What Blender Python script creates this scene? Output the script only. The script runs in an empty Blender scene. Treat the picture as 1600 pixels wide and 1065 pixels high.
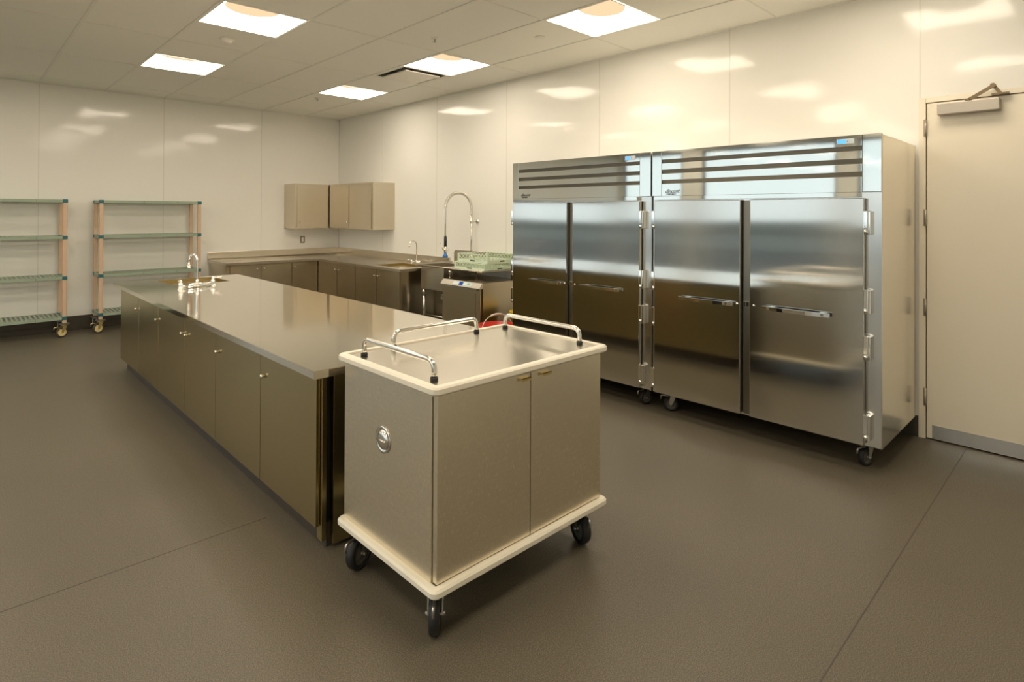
import bpy, bmesh, math, random
from mathutils import Vector, Matrix
random.seed(7)
S = bpy.context.scene
C = S.collection
PI = math.pi

# ---------------------------------------------------------------- camera
H = 1.6
F_PX, YAW, PITCH, ROLL, CY = 906.3, .7682, .0053, .0047, 328.07
fw = Vector((math.sin(YAW) * math.cos(PITCH), math.cos(YAW) * math.cos(PITCH), math.sin(PITCH)))
rt = Vector((math.cos(YAW), -math.sin(YAW), 0))
up = rt.cross(fw)
rt2 = rt * math.cos(ROLL) + up * math.sin(ROLL)
up2 = -rt * math.sin(ROLL) + up * math.cos(ROLL)
cam_d = bpy.data.cameras.new('camera')
cam = bpy.data.objects.new('camera', cam_d)
C.objects.link(cam)
m3 = Matrix((rt2, up2, -fw)).transposed()
cam.matrix_world = Matrix.Translation((0, 0, H)) @ m3.to_4x4()
cam_d.sensor_width = 36
cam_d.lens = 36 * F_PX / 1600
cam_d.shift_y = -(532.5 - CY) / 1600
cam_d.clip_start = .05
S.camera = cam

# ---------------------------------------------------------------- world / exposure
SKY = .68
LAMP = 9.0
LAMP_COL = (1.0, .86, .685)
w = bpy.data.worlds.new('world')
S.world = w
w.use_nodes = True
bg = w.node_tree.nodes['Background']
bg.inputs[0].default_value = (.86, .97, 1.0, 1)
bg.inputs[1].default_value = SKY
S.view_settings.view_transform = 'Standard'
S.view_settings.look = 'None'
S.view_settings.gamma = 1
S.view_settings.exposure = 1.17
S.view_settings.use_curve_mapping = False
S.cycles.max_bounces = 12
S.cycles.diffuse_bounces = 8
S.cycles.glossy_bounces = 6
S.cycles.sample_clamp_indirect = 6
S.cycles.caustics_reflective = True
S.cycles.blur_glossy = 1.0

# ---------------------------------------------------------------- room constants
XR, YB, ZC = 5.04, 9.72, 3.27
XL, YF = -5.4, -1.15
PX, PY = .713, .72                    # ceiling grid pitch
LX = [1.88 + 2.139 * k for k in range(-3, 2)]
LY = [3.06 + 2.16 * k for k in range(-1, 3)]

# ---------------------------------------------------------------- materials
def mat(name, col, rough=.5, metal=0, **kw):
    m = bpy.data.materials.new(name)
    m.use_nodes = True
    b = m.node_tree.nodes['Principled BSDF']
    b.inputs['Base Color'].default_value = (*col, 1)
    b.inputs['Roughness'].default_value = rough
    b.inputs['Metallic'].default_value = metal
    for k, v in kw.items():
        b.inputs[k].default_value = v
    return m

def N(m, t, **kw):
    n = m.node_tree.nodes.new(t)
    for k, v in kw.items():
        if k in n.inputs:
            n.inputs[k].default_value = v
        else:
            setattr(n, k, v)
    return n

def bump(m, scale_vec, noise_scale, strength, dist, prev=None, detail=2):
    L = m.node_tree.links
    tc = N(m, 'ShaderNodeTexCoord')
    mp = N(m, 'ShaderNodeMapping')
    mp.inputs['Scale'].default_value = scale_vec
    no = N(m, 'ShaderNodeTexNoise')
    no.inputs['Scale'].default_value = noise_scale
    no.inputs['Detail'].default_value = detail
    bu = N(m, 'ShaderNodeBump')
    bu.inputs['Strength'].default_value = strength
    bu.inputs['Distance'].default_value = dist
    L.new(tc.outputs['Object'], mp.inputs[0])
    L.new(mp.outputs[0], no.inputs['Vector'])
    L.new(no.outputs['Fac'], bu.inputs['Height'])
    if prev:
        L.new(prev.outputs[0], bu.inputs['Normal'])
    return bu, no

def steel(name, rough, col=(.60, .56, .485), brush=(60, 60, 1), wave=0.0, wscale=1.0, wvec=(1, 1, 1), brush_s=.05, aniso=0, rot=0):
    m = mat(name, col, rough, 1)
    L = m.node_tree.links
    b = m.node_tree.nodes['Principled BSDF']
    prev = None
    if wave:
        prev, _ = bump(m, wvec, wscale, wave, .02, detail=1)
    bu, no = bump(m, brush, 40, brush_s, .0004, prev)
    if brush_s: L.new(bu.outputs[0], b.inputs['Normal'])
    elif prev: L.new(prev.outputs[0], b.inputs['Normal'])
    if aniso:
        tg = N(m, 'ShaderNodeTangent'); tg.direction_type = 'RADIAL'; tg.axis = 'Z'
        L.new(tg.outputs[0], b.inputs['Tangent'])
        b.inputs['Anisotropic'].default_value = aniso
        b.inputs['Anisotropic Rotation'].default_value = rot
    mr = N(m, 'ShaderNodeMapRange')
    mr.inputs['To Min'].default_value = rough * .85
    mr.inputs['To Max'].default_value = rough * 1.15
    L.new(no.outputs['Fac'], mr.inputs['Value'])
    L.new(mr.outputs[0], b.inputs['Roughness'])
    return m

def grained(name, col, rough, aniso, rot, wave=.06):
    """long-grain steel: mirror images smear along one direction only"""
    m = bpy.data.materials.new(name); m.use_nodes = True
    nt = m.node_tree; nt.nodes.clear(); L = nt.links
    g = nt.nodes.new('ShaderNodeBsdfAnisotropic')
    g.inputs['Color'].default_value = (*col, 1); g.inputs['Roughness'].default_value = rough
    g.inputs['Anisotropy'].default_value = aniso; g.inputs['Rotation'].default_value = rot
    tg = nt.nodes.new('ShaderNodeTangent'); tg.direction_type = 'RADIAL'; tg.axis = 'Z'
    L.new(tg.outputs[0], g.inputs['Tangent'])
    bu, _ = bump(m, (1, 1, .3), 1.4, wave, .02, detail=1)
    L.new(bu.outputs[0], g.inputs['Normal'])
    o = nt.nodes.new('ShaderNodeOutputMaterial'); L.new(g.outputs[0], o.inputs[0])
    return m
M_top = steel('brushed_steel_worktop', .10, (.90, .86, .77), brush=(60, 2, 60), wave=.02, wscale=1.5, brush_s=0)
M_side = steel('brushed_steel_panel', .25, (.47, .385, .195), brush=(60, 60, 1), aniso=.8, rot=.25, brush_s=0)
M_side2 = steel('brushed_steel_unit', .25, (.58, .515, .39), aniso=.8, rot=.25, brush_s=0)
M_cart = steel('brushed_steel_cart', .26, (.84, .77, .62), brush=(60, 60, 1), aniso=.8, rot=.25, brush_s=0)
M_cart_top = steel('brushed_steel_cart_top', .20, (.76, .72, .64), brush=(2, 60, 60), brush_s=.01)
M_wallcab = steel('brushed_steel_wall_unit', .32, (.66, .60, .49), brush=(60, 60, 1), aniso=.7, rot=.25, brush_s=0)
M_door = grained('satin_steel_door', (.62, .61, .57), .10, .66, 0.25)
M_frame = steel('satin_steel_frame', .18, (.72, .72, .69), brush=(60, 60, 1), brush_s=0)
M_head = steel('bright_steel_header', .045, (.66, .67, .63), brush=(60, 1, 60), brush_s=0)
M_fside = steel('steel_cabinet_side', .20, (.86, .83, .76), brush=(60, 60, 1), aniso=.5, rot=.25, brush_s=0)
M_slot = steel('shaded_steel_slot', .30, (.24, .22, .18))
M_table = steel('dish_table_steel', .26, (.68, .63, .54), brush=(60, 1, 60), brush_s=0)
M_chrome = mat('chrome', (.85, .85, .83), .06, 1)
M_satin = mat('satin_tube', (.74, .72, .66), .18, 1)
M_brass = mat('brass_tab', (.80, .66, .30), .25, 1)
M_black = mat('black_rubber', (.012, .012, .012), .55)
M_dark = mat('dark_gap', (.008, .007, .006), .8)
M_zinc = mat('zinc_caster', (.5, .5, .48), .3, 1)
M_vinyl = mat('white_vinyl_bumper', (.80, .76, .64), .42)
M_sage = mat('sage_shelf_plastic', (.30, .37, .28), .45)
M_teal = mat('teal_corner_block', (.02, .13, .15), .4)
M_post = mat('beige_post', (.62, .44, .30), .4)
M_cream = mat('cream_wheel', (.72, .62, .30), .4)
M_mint = mat('mint_rack_plastic', (.72, .84, .66), .4)
M_red = mat('red_plastic', (.62, .02, .01), .35)
M_yellow = mat('yellow_plastic', (.70, .48, .0), .35)
M_white = mat('white_plastic', (.8, .76, .68), .4)
M_blue = mat('blue_plastic', (.02, .16, .5), .35)
M_doorp = mat('cream_door_paint', (.82, .755, .61), .28)
M_closer = mat('aluminium_closer', (.42, .38, .32), .38, .6)
M_bronze = mat('bronze_arm', (.16, .12, .07), .35, .8)
M_display = mat('display_label', (.75, .85, .9), .3)
M_screen = mat('blue_screen', (.01, .08, .5), .25)
M_panel = mat('control_panel_lit', (.66, .62, .54), .35, .25)  # pale tone puts the light on the upward slant into the colour
M_ink = mat('black_ink', (.01, .01, .01), .6)
M_green = mat('green_button', (.25, .65, .4), .35)
M_gasket = mat('grey_gasket', (.10, .095, .08), .5)
M_coved = mat('dark_cove', (.055, .045, .033), .5)
M_strip = mat('wall_joint_strip', (.74, .72, .66), .2)
M_seam = mat('floor_weld_seam', (.075, .062, .048), .5)

def wall_mat():
    m = mat('glossy_wall_panel', (.82, .81, .755), .09)
    b = m.node_tree.nodes['Principled BSDF']
    b.inputs['Specular IOR Level'].default_value = .27
    b1, _ = bump(m, (1, 1, 2.5), 1.6, .17, .02, detail=1)
    b2, _ = bump(m, (1, 1, 1), 30, .03, .004, b1)
    m.node_tree.links.new(b2.outputs[0], b.inputs['Normal'])
    return m
M_wall = wall_mat()
M_ceil = mat('ceiling_tile', (.83, .825, .765), .8)
M_grid = mat('ceiling_grid_paint', (.78, .77, .71), .6)

def floor_mat():
    m = mat('speckled_vinyl_floor', (.2, .17, .12), .42)
    b = m.node_tree.nodes['Principled BSDF']
    L = m.node_tree.links
    tc = N(m, 'ShaderNodeTexCoord')
    n1 = N(m, 'ShaderNodeTexNoise'); n1.inputs['Scale'].default_value = 230; n1.inputs['Detail'].default_value = 2
    n2 = N(m, 'ShaderNodeTexNoise'); n2.inputs['Scale'].default_value = 1.2; n2.inputs['Detail'].default_value = 5
    L.new(tc.outputs['Object'], n1.inputs['Vector']); L.new(tc.outputs['Object'], n2.inputs['Vector'])
    cr = N(m, 'ShaderNodeValToRGB')
    cr.color_ramp.elements[0].position = .40; cr.color_ramp.elements[0].color = (.082, .071, .050, 1)
    cr.color_ramp.elements[1].position = .66; cr.color_ramp.elements[1].color = (.19, .164, .118, 1)
    L.new(n1.outputs['Fac'], cr.inputs[0])
    mx = N(m, 'ShaderNodeMixRGB'); mx.blend_type = 'MULTIPLY'; mx.inputs[0].default_value = 1
    cr2 = N(m, 'ShaderNodeValToRGB')
    cr2.color_ramp.elements[0].position = .3; cr2.color_ramp.elements[0].color = (.86, .86, .86, 1)
    cr2.color_ramp.elements[1].position = .7; cr2.color_ramp.elements[1].color = (1, 1, 1, 1)
    L.new(n2.outputs['Fac'], cr2.inputs[0])
    L.new(cr.outputs[0], mx.inputs[1]); L.new(cr2.outputs[0], mx.inputs[2])
    L.new(mx.outputs[0], b.inputs['Base Color'])
    mr = N(m, 'ShaderNodeMapRange'); mr.inputs['To Min'].default_value = .36; mr.inputs['To Max'].default_value = .52
    L.new(n2.outputs['Fac'], mr.inputs['Value']); L.new(mr.outputs[0], b.inputs['Roughness'])
    return m
M_floor = floor_mat()

def emit(name, col, s):
    m = bpy.data.materials.new(name); m.use_nodes = True
    nt = m.node_tree; nt.nodes.clear()
    e = nt.nodes.new('ShaderNodeEmission'); e.inputs[0].default_value = (*col, 1); e.inputs[1].default_value = s
    o = nt.nodes.new('ShaderNodeOutputMaterial'); nt.links.new(e.outputs[0], o.inputs[0])
    return m
M_lamp = emit('lamp_pan_glow', LAMP_COL, LAMP)
M_lamp_dim = emit('lamp_centre_glow', (1.0, .72, .43), .46)
M_led = emit('display_glow', (.1, .35, 1.0), .9)

def glass_mat():
    m = bpy.data.materials.new('window_glass'); m.use_nodes = True
    nt = m.node_tree; nt.nodes.clear()
    t = nt.nodes.new('ShaderNodeBsdfTransparent'); g = nt.nodes.new('ShaderNodeBsdfGlossy'); g.inputs['Roughness'].default_value = .02
    x = nt.nodes.new('ShaderNodeMixShader'); x.inputs[0].default_value = .05
    o = nt.nodes.new('ShaderNodeOutputMaterial')
    nt.links.new(t.outputs[0], x.inputs[1]); nt.links.new(g.outputs[0], x.inputs[2]); nt.links.new(x.outputs[0], o.inputs[0])
    return m
M_glass = glass_mat()

# ---------------------------------------------------------------- mesh builder
class MB:
    def __init__(s):
        s.bm = bmesh.new()
    def box(s, x0, x1, y0, y1, z0, z1, bev=0, seg=2):
        mt = Matrix.Translation(((x0 + x1) / 2, (y0 + y1) / 2, (z0 + z1) / 2)) @ Matrix.Diagonal((abs(x1 - x0), abs(y1 - y0), abs(z1 - z0), 1))
        r = bmesh.ops.create_cube(s.bm, size=1, matrix=mt)
        if bev:
            es = list({e for v in r['verts'] for e in v.link_edges})
            bmesh.ops.bevel(s.bm, geom=es, offset=bev, segments=seg, affect='EDGES', profile=.5)
        return s
    def prism(s, pts, a, b, axis='z', bev=0):
        """extrude a 2-D outline between a and b along axis; pts are the other two coords in xyz order"""
        def P(p, t):
            return {'x': (t, p[0], p[1]), 'y': (p[0], t, p[1]), 'z': (p[0], p[1], t)}[axis]
        v0 = [s.bm.verts.new(P(p, a)) for p in pts]; v1 = [s.bm.verts.new(P(p, b)) for p in pts]
        n = len(pts)
        fs = [s.bm.faces.new(v0), s.bm.faces.new(v1)]
        for i in range(n):
            fs.append(s.bm.faces.new((v0[i], v0[(i + 1) % n], v1[(i + 1) % n], v1[i])))
        bmesh.ops.recalc_face_normals(s.bm, faces=fs)
        if bev:
            es = [e for e in {e for f in fs[:2] for e in f.edges}]
            bmesh.ops.bevel(s.bm, geom=es, offset=bev, segments=2, affect='EDGES', profile=.5)
        return s
    def tube(s, pts, r, seg=12, cap=True, closed=False):
        pts = [Vector(p) for p in pts]
        n = len(pts)
        rs = r if isinstance(r, (list, tuple)) else [r] * n
        rings = []; prev = None
        for i, p in enumerate(pts):
            if closed:
                t = (pts[(i + 1) % n] - pts[i - 1]).normalized()
            elif i == 0: t = (pts[1] - p).normalized()
            elif i == n - 1: t = (p - pts[i - 1]).normalized()
            else: t = ((pts[i + 1] - p).normalized() + (p - pts[i - 1]).normalized()).normalized()
            if prev is None:
                a = Vector((0, 0, 1)) if abs(t.z) < .9 else Vector((1, 0, 0))
                u = t.cross(a).normalized()
            else:
                u = (prev - t * prev.dot(t)).normalized()
            prev = u; v = t.cross(u)
            rings.append([s.bm.verts.new(p + (u * math.cos(2 * PI * k / seg) + v * math.sin(2 * PI * k / seg)) * rs[i]) for k in range(seg)])
        m = n if closed else n - 1
        for i in range(m):
            A, B = rings[i], rings[(i + 1) % n]
            for k in range(seg):
                f = s.bm.faces.new((A[k], A[(k + 1) % seg], B[(k + 1) % seg], B[k])); f.smooth = True
        if cap and not closed:
            s.bm.faces.new(rings[0][::-1]); s.bm.faces.new(rings[-1])
        return s
    def cyl(s, p0, p1, r, r2=None, seg=20):
        return s.tube([p0, p1], [r, r if r2 is None else r2], seg)
    def lathe(s, prof, o=(0, 0, 0), axis=(0, 0, 1), seg=32):
        """prof: (radius, height) pairs along axis"""
        ax = Vector(axis).normalized(); o = Vector(o)
        a = Vector((0, 0, 1)) if abs(ax.z) < .9 else Vector((1, 0, 0))
        u = ax.cross(a).normalized(); v = ax.cross(u)
        rings = []
        for r, h in prof:
            if r < 1e-6: rings.append([s.bm.verts.new(o + ax * h)])
            else: rings.append([s.bm.verts.new(o + ax * h + (u * math.cos(2 * PI * k / seg) + v * math.sin(2 * PI * k / seg)) * r) for k in range(seg)])
        for A, B in zip(rings, rings[1:]):
            for k in range(seg):
                k2 = (k + 1) % seg
                if len(A) == 1 and len(B) == 1: continue
                if len(A) == 1: f = s.bm.faces.new((A[0], B[k2], B[k]))
                elif len(B) == 1: f = s.bm.faces.new((A[k], A[k2], B[0]))
                else: f = s.bm.faces.new((A[k], A[k2], B[k2], B[k]))
                f.smooth = True
        return s
    def quad(s, *p):
        s.bm.faces.new([s.bm.verts.new(q) for q in p]); return s

OFF = {}
def build(mb, name, m, parent=None):
    """mesh in world coordinates; stored relative to its thing's base"""
    me = bpy.data.meshes.new(name)
    off = OFF.get(parent.name, Vector()) if parent else Vector()
    bmesh.ops.recalc_face_normals(mb.bm, faces=mb.bm.faces[:])
    if off.length: bmesh.ops.translate(mb.bm, verts=mb.bm.verts[:], vec=-off)
    mb.bm.to_mesh(me); mb.bm.free()
    me.materials.append(m)
    o = bpy.data.objects.new(name, me); C.objects.link(o)
    if parent: o.parent = parent
    OFF[o.name] = off
    return o

def thing(name, loc, label, cat, group=None):
    o = bpy.data.objects.new(name, None); C.objects.link(o)
    o.empty_display_size = .1
    o.location = loc; OFF[o.name] = Vector(loc)
    o['label'] = label; o['category'] = cat
    if group: o['group'] = group
    return o

def single(mb, name, m, loc, label, cat, group=None):
    """a thing that is one mesh, origin at its base"""
    me = bpy.data.meshes.new(name)
    bmesh.ops.recalc_face_normals(mb.bm, faces=mb.bm.faces[:])
    bmesh.ops.translate(mb.bm, verts=mb.bm.verts[:], vec=-Vector(loc))
    mb.bm.to_mesh(me); mb.bm.free(); me.materials.append(m)
    o = bpy.data.objects.new(name, me); C.objects.link(o); o.location = loc
    o['label'] = label; o['category'] = cat
    if group: o['group'] = group
    return o

def struct(mb, name, m, parent=None):
    o = build(mb, name, m, parent)
    if not parent: o['kind'] = 'structure'
    return o

def copy_tree(o, parent=None, move=None, label=None):
    c = o.copy(); C.objects.link(c)
    OFF[c.name] = OFF.get(o.name, Vector())
    if parent: c.parent = parent
    if move is not None: c.location = o.location + Vector(move)
    if label: c['label'] = label
    for ch in [x for x in o.children]:
        copy_tree(ch, c)
    return c

def arc(c, r, a0, a1, u, v, n=10):
    c, u, v = Vector(c), Vector(u), Vector(v)
    return [c + (u * math.cos(a0 + (a1 - a0) * i / n) + v * math.sin(a0 + (a1 - a0) * i / n)) * r for i in range(n + 1)]

def rounded(pts, r, n=6):
    pts = [Vector(p) for p in pts]; out = [pts[0]]
    for a, b, c in zip(pts, pts[1:], pts[2:]):
        d1 = (a - b).normalized(); d2 = (c - b).normalized()
        p0, p1 = b + d1 * r, b + d2 * r
        for i in range(n + 1):
            t = i / n
            out.append(p0 * (1 - t) ** 2 + b * 2 * t * (1 - t) + p1 * t * t)
    out.append(pts[-1]); return out

# ================================================================ SETTING
def slab(name, m, x0, x1, y0, y1, z0, z1):
    return struct(MB().box(x0, x1, y0, y1, z0, z1), name, m)
slab('floor', M_floor, XL - .2, XR + .2, YF - .2, YB + .2, -.1, 0)
VX0, VX1, VZ = -5.15, -.95, 1.90      # glazed opening in the back wall, left of the picture
mb = MB()
mb.box(XL - .2, VX0, YB, YB + .15, 0, ZC + .3); mb.box(VX1, XR + .2, YB, YB + .15, 0, ZC + .3); mb.box(VX0, VX1, YB, YB + .15, VZ, ZC + .3)
struct(mb, 'wall_back', M_wall)
fr = MB()
fr.box(VX0, VX1, YB + .04, YB + .11, .0, .05); fr.box(VX0, VX1, YB + .04, YB + .11, VZ - .04, VZ)
for x in (VX0, -3.07, VX1 - .04): fr.box(x, x + .04, YB + .04, YB + .11, .05, VZ - .04)
f = struct(fr, 'window_5', M_gasket)
build(MB().box(VX0 + .04, -3.07, YB + .07, YB + .076, .05, VZ - .04), 'pane', M_glass, f)
build(MB().box(-3.03, VX1 - .04, YB + .07, YB + .076, .05, VZ - .04), 'pane', M_glass, f)
slab('wall_front', M_wall, XL - .2, XR + .2, YF - .15, YF, 0, ZC + .3)  # unseen wall, set close to bounce more light on ceiling and cart
DY0, DY1, DZ = -.09, .931, 2.405     # door opening
mb = MB()
mb.box(XR, XR + .15, .973, YB, 0, ZC + .3)
mb.box(XR, XR + .15, YF, DY0 - .042, 0, ZC + .3)
mb.box(XR, XR + .15, DY0 - .042, .973, 2.441, ZC + .3)
struct(mb, 'wall_right', M_wall)

# left wall: knee wall, piers and three big windows
WIN = [(-.7, .55), (1.0, 3.7), (4.1, 7.2), (7.75, 9.6)]
Z0, Z1 = .06, 3.2
mb = MB()
mb.box(XL - .15, XL, YF, YB, 0, Z0); mb.box(XL - .15, XL, YF, YB, Z1, ZC + .3)
ys = [YF] + [y for a in WIN for y in a] + [YB]
for a, b in zip(ys[::2], ys[1::2]): mb.box(XL - .15, XL, a, b, Z0, Z1)
struct(mb, 'wall_left', M_wall)
for i, (a, b) in enumerate(WIN):
    fr = MB()
    for (y0, y1, z0, z1) in [(a, b, Z0, Z0 + .05), (a, b, Z1 - .05, Z1), (a, a + .05, Z0 + .05, Z1 - .05), (b - .05, b, Z0 + .05, Z1 - .05)]:
        fr.box(XL - .11, XL - .04, y0, y1, z0, z1)
    f = struct(fr, 'window_%d' % (i + 1), M_gasket)
    f['kind'] = 'structure'
    build(MB().box(XL - .08, XL - .074, a + .05, b - .05, Z0 + .05, Z1 - .05), 'pane', M_glass, f)

# ceiling: tiles leave a hole where a light sits
def is_light(cx, cy):
    return any(abs(cx - x) < .3 for x in LX) and any(abs(cy - y) < .3 for y in LY)
VENT = (4.02, 5.94)
def cells(lo, hi, c0, p):
    k0 = math.floor((lo - c0) / p); out = [lo]
    k = k0 + 1
    while c0 + k * p < hi - 1e-6:
        out.append(c0 + k * p); k += 1
    out.append(hi); return out
gx = cells(XL, XR, LX[0] - PX / 2, PX); gy = cells(YF, YB, LY[0] - PY / 2, PY)
mb = MB()
for x0, x1 in zip(gx, gx[1:]):
    for y0, y1 in zip(gy, gy[1:]):
        cx, cy = (x0 + x1) / 2, (y0 + y1) / 2
        if is_light(cx, cy) or (abs(cx - VENT[0]) < .3 and abs(cy - VENT[1]) < .3): continue
        mb.box(x0, x1, y0, y1, ZC, ZC + .02)
struct(mb, 'ceiling', M_ceil)
mb = MB()
for x in gx[1:-1]: mb.box(x - .012, x + .012, YF, YB, ZC - .006, ZC + .001)
for i, y in enumerate(gy[1:-1]):
    if i % 2 == 0 : mb.box(XL, XR, y - .008, y + .008, ZC - .003, ZC + .001)
mb.box(XR - .03, XR, YF, YB, ZC - .004, ZC + .001); mb.box(XL, XR, YB - .03, YB, ZC - .004, ZC + .001)
struct(mb, 'trim_1', M_grid)
slab('trim_2', M_ceil, XL - .2, XR + .2, YF - .2, YB + .2, ZC + .3, ZC + .36)   # deck above the tiles

# wall panel seam strips
for i, y in enumerate([-.48, 2.40, 3.86, 5.32, 6.78, 8.24]):
    slab('trim_%d' % (3 + i), M_strip, XR - .0025, XR, y - .005, y + .005, 0.0 if y > 4.5 or y < 0 else 0, ZC - .001)
slab('trim_9', M_strip, XR - .0025, XR, .965, .973, 2.441, ZC - .001)
for i, x in enumerate([-.6, .812, 2.245, 3.658]):
    slab('trim_%d' % (10 + i), M_strip, x - .005, x + .005, YB - .0025, YB, .2, ZC - .001)
slab('trim_17', M_strip, XR - .012, XR - .0005, YB - .012, YB - .0005, .1, ZC - .001)
# baseboards
slab('baseboard_back', M_coved, VX1, 2.84, YB - .008, YB, 0, .19)
slab('baseboard_right', M_coved, XR - .008, XR, .975, 8.85, 0, .15)
# floor sheet seams
for i, (x0, x1, y0, y1) in enumerate([(.2, XR, .694, .699), (-5.4, 1.2, 3.08, 3.084)]):
    slab('trim_%d' % (18 + i), M_seam, x0, x1, y0, y1, -.001, .0008)

# outside, seen mirrored in the steel
mb = MB(); mb.box(-60, XL - .16, -40, 60, -.25, -.15)
mb.box(XL - .1, 40, YB + .16, 60, -.25, -.15)
o = struct(mb, 'ground', mat('asphalt', (.055, .06, .058), .9)); o['kind'] = 'structure'
mb = MB(); mb.box(-10.0, XL - .17, -14, 30, -.149, -.10)
o = struct(mb, 'walkway', mat('pale_concrete', (.10, .105, .10), .85)); o['kind'] = 'structure'
mb = MB(); mb.box(-60, -20, -40, 60, -.149, -.12)
o = struct(mb, 'field', mat('hazy_grass', (.11, .125, .118), .9)); o['kind'] = 'structure'  # paler than the asphalt: distant haze put into the colour
mb = MB()
pts = []
y = -40
while y < 60:
    pts.append((y, .5 + random.random() * .7)); y += 1.2 + random.random() * 1.6
mb.prism([(-40, -.15)] + pts + [(pts[-1][0], -.15)], -42, -41, 'x')
o = struct(mb, 'hedge_row', mat('far_trees', (.15, .17, .16), .9))
o['kind'] = 'structure'

# ---- door in the right wall
d = struct(MB().box(XR - .002, XR + .04, DY0 + .006, DY1 - .006, .008, DZ - .004, .002), 'door_1', M_doorp)
d['kind'] = 'structure'
OFF['door_1'] = Vector()
fr = MB()
fr.box(XR - .012, XR + .10, DY1, .973, 0, 2.441, .002); fr.box(XR - .012, XR + .10, DY0 - .042, DY0, 0, 2.441, .002)
fr.box(XR - .012, XR + .10, DY0, DY1, DZ, 2.441, .002)
build(fr, 'door_frame', M_doorp, d)
k = build(MB().box(XR - .0045, XR - .0015, DY0 + .04, .893, .012, .105), 'kick_plate', M_frame, d)
k['label'] = 'brushed steel kick plate'
build(MB().box(XR + .042, XR + .1, DY0, DY1, 0, DZ), 'door_core', M_dark, d)
for z0, z1 in [(2.165, 2.285), (1.522, 1.641), (.879, 1.003), (.238, .362)]:
    h = MB(); h.cyl((XR - .016, DY1, z0), (XR - .016, DY1, z1), .009, seg=12)
    h.box(XR - .014, XR - .0125, DY1, DY1 + .014, z0, z1)
    for t in range(1, 5): h.cyl((XR - .016, DY1, z0 + (z1 - z0) * t / 5 - .001), (XR - .016, DY1, z0 + (z1 - z0) * t / 5 + .001), .0098, seg=12)
    build(h, 'hinge', M_closer, d)
c = build(MB().box(XR - .09, XR - .002, .515, .852, 2.300, 2.378, .004), 'door_closer', M_closer, d)
c['label'] = 'grey closer box with folded bronze arm'
h = MB()
h.prism([(.70, 2.385), (.66, 2.385), (.545, 2.452), (.56, 2.468)], XR - .075, XR - .062, 'x')
h.cyl((XR - .085, .55, 2.462), (XR - .05, .55, 2.462), .016)
h.prism([(.56, 2.468), (.535, 2.462), (.50, 2.405), (.52, 2.40)], XR - .062, XR - .05, 'x')
h.box(XR - .055, XR - .012, .47, .56, 2.402, 2.414)
h.cyl((XR - .06, .68, 2.376), (XR - .06, .68, 2.392), .018)
build(h, 'closer_arm', M_bronze, c)

# ================================================================ CEILING LIGHTS
def troffer(x, y, label):
    t = thing('ceiling_light', (x, y, ZC), label, 'ceiling light', 'recessed square ceiling lights')
    hx, hy, d = .334, .338, .11
    fr = MB()
    for a in [(x - PX / 2 + .012, x + PX / 2 - .012, y - PY / 2 + .01, y - hy), (x - PX / 2 + .012, x + PX / 2 - .012, y + hy, y + PY / 2 - .01),
              (x - PX / 2 + .012, x - hx, y - hy, y + hy), (x + hx, x + PX / 2 - .012, y - hy, y + hy)]:
        fr.box(*a, ZC - .003, ZC + .012)
    build(fr, 'light_frame', M_grid, t)
    p = MB()
    X0, X1, Y0, Y1 = x - hx, x + hx, y - hy, y + hy
    p.quad((X0, Y0, ZC), (X1, Y0, ZC), (X1, Y0, ZC + d), (X0, Y0, ZC + d)); p.quad((X0, Y1, ZC), (X1, Y1, ZC), (X1, Y1, ZC + d), (X0, Y1, ZC + d))
    p.quad((X0, Y0, ZC), (X0, Y1, ZC), (X0, Y1, ZC + d), (X0, Y0, ZC + d)); p.quad((X1, Y0, ZC), (X1, Y1, ZC), (X1, Y1, ZC + d), (X1, Y0, ZC + d))
    p.quad((X0, Y0, ZC + d), (X1, Y0, ZC + d), (X1, Y1, ZC + d), (X0, Y1, ZC + d))
    build(p, 'glowing_pan', M_lamp, t)
    q = MB(); q.prism([(x + .22 * math.cos(a), y + .19 * math.sin(a)) for a in [2 * PI * k / 32 for k in range(32)]], ZC + d - .012, ZC + d - .002, 'z')
    build(q, 'centre_baffle', M_lamp_dim, t)
    return t
labels = {(3, 2): 'bright ceiling light with the smoke detector just behind it, upper left',
          (3, 3): 'leftmost ceiling light in view, farther than the smoke detector',
          (4, 1): 'largest ceiling light on the right, nearest above the steel refrigerators',
          (4, 2): 'bright ceiling light directly beside the square air diffuser',
          (4, 3): 'smallest ceiling light, nearest to the far room corner'}
t0 = None
for i, x in enumerate(LX):
    for j, y in enumerate(LY):
        lb = labels.get((i, j), 'recessed ceiling light outside the frame, seen only as a reflection')
        if t0 is None: t0 = troffer(x, y, lb); bx, by = x, y
        else: copy_tree(t0, move=(x - bx, y - by, 0), label=lb)

# ceiling diffuser
vx, vy = VENT
t = thing('air_diffuser', (vx, vy, ZC), 'square plaque air diffuser in ceiling beside a light', 'air vent')
hx, hy = PX / 2 - .012, PY / 2 - .012
mb = MB()
for a in [(vx - hx, vx + hx, vy - hy, vy - hy + .04), (vx - hx, vx + hx, vy + hy - .04, vy + hy), (vx - hx, vx - hx + .04, vy - hy + .04, vy + hy - .04), (vx + hx - .04, vx + hx, vy - hy + .04, vy + hy - .04)]:
    mb.box(*a, ZC - .004, ZC + .01)
build(mb, 'diffuser_frame', M_grid, t)
mb = MB()
for (a, b) in [((-1, -1), (1, -1)), ((1, -1), (1, 1)), ((1, 1), (-1, 1)), ((-1, 1), (-1, -1))]:
    o1, i1 = hx - .04, hx - .10
    mb.quad((vx + a[0] * o1, vy + a[1] * o1, ZC), (vx + b[0] * o1, vy + b[1] * o1, ZC), (vx + b[0] * i1, vy + b[1] * i1, ZC + .09), (vx + a[0] * i1, vy + a[1] * i1, ZC + .09))
i1 = hx - .10
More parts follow.
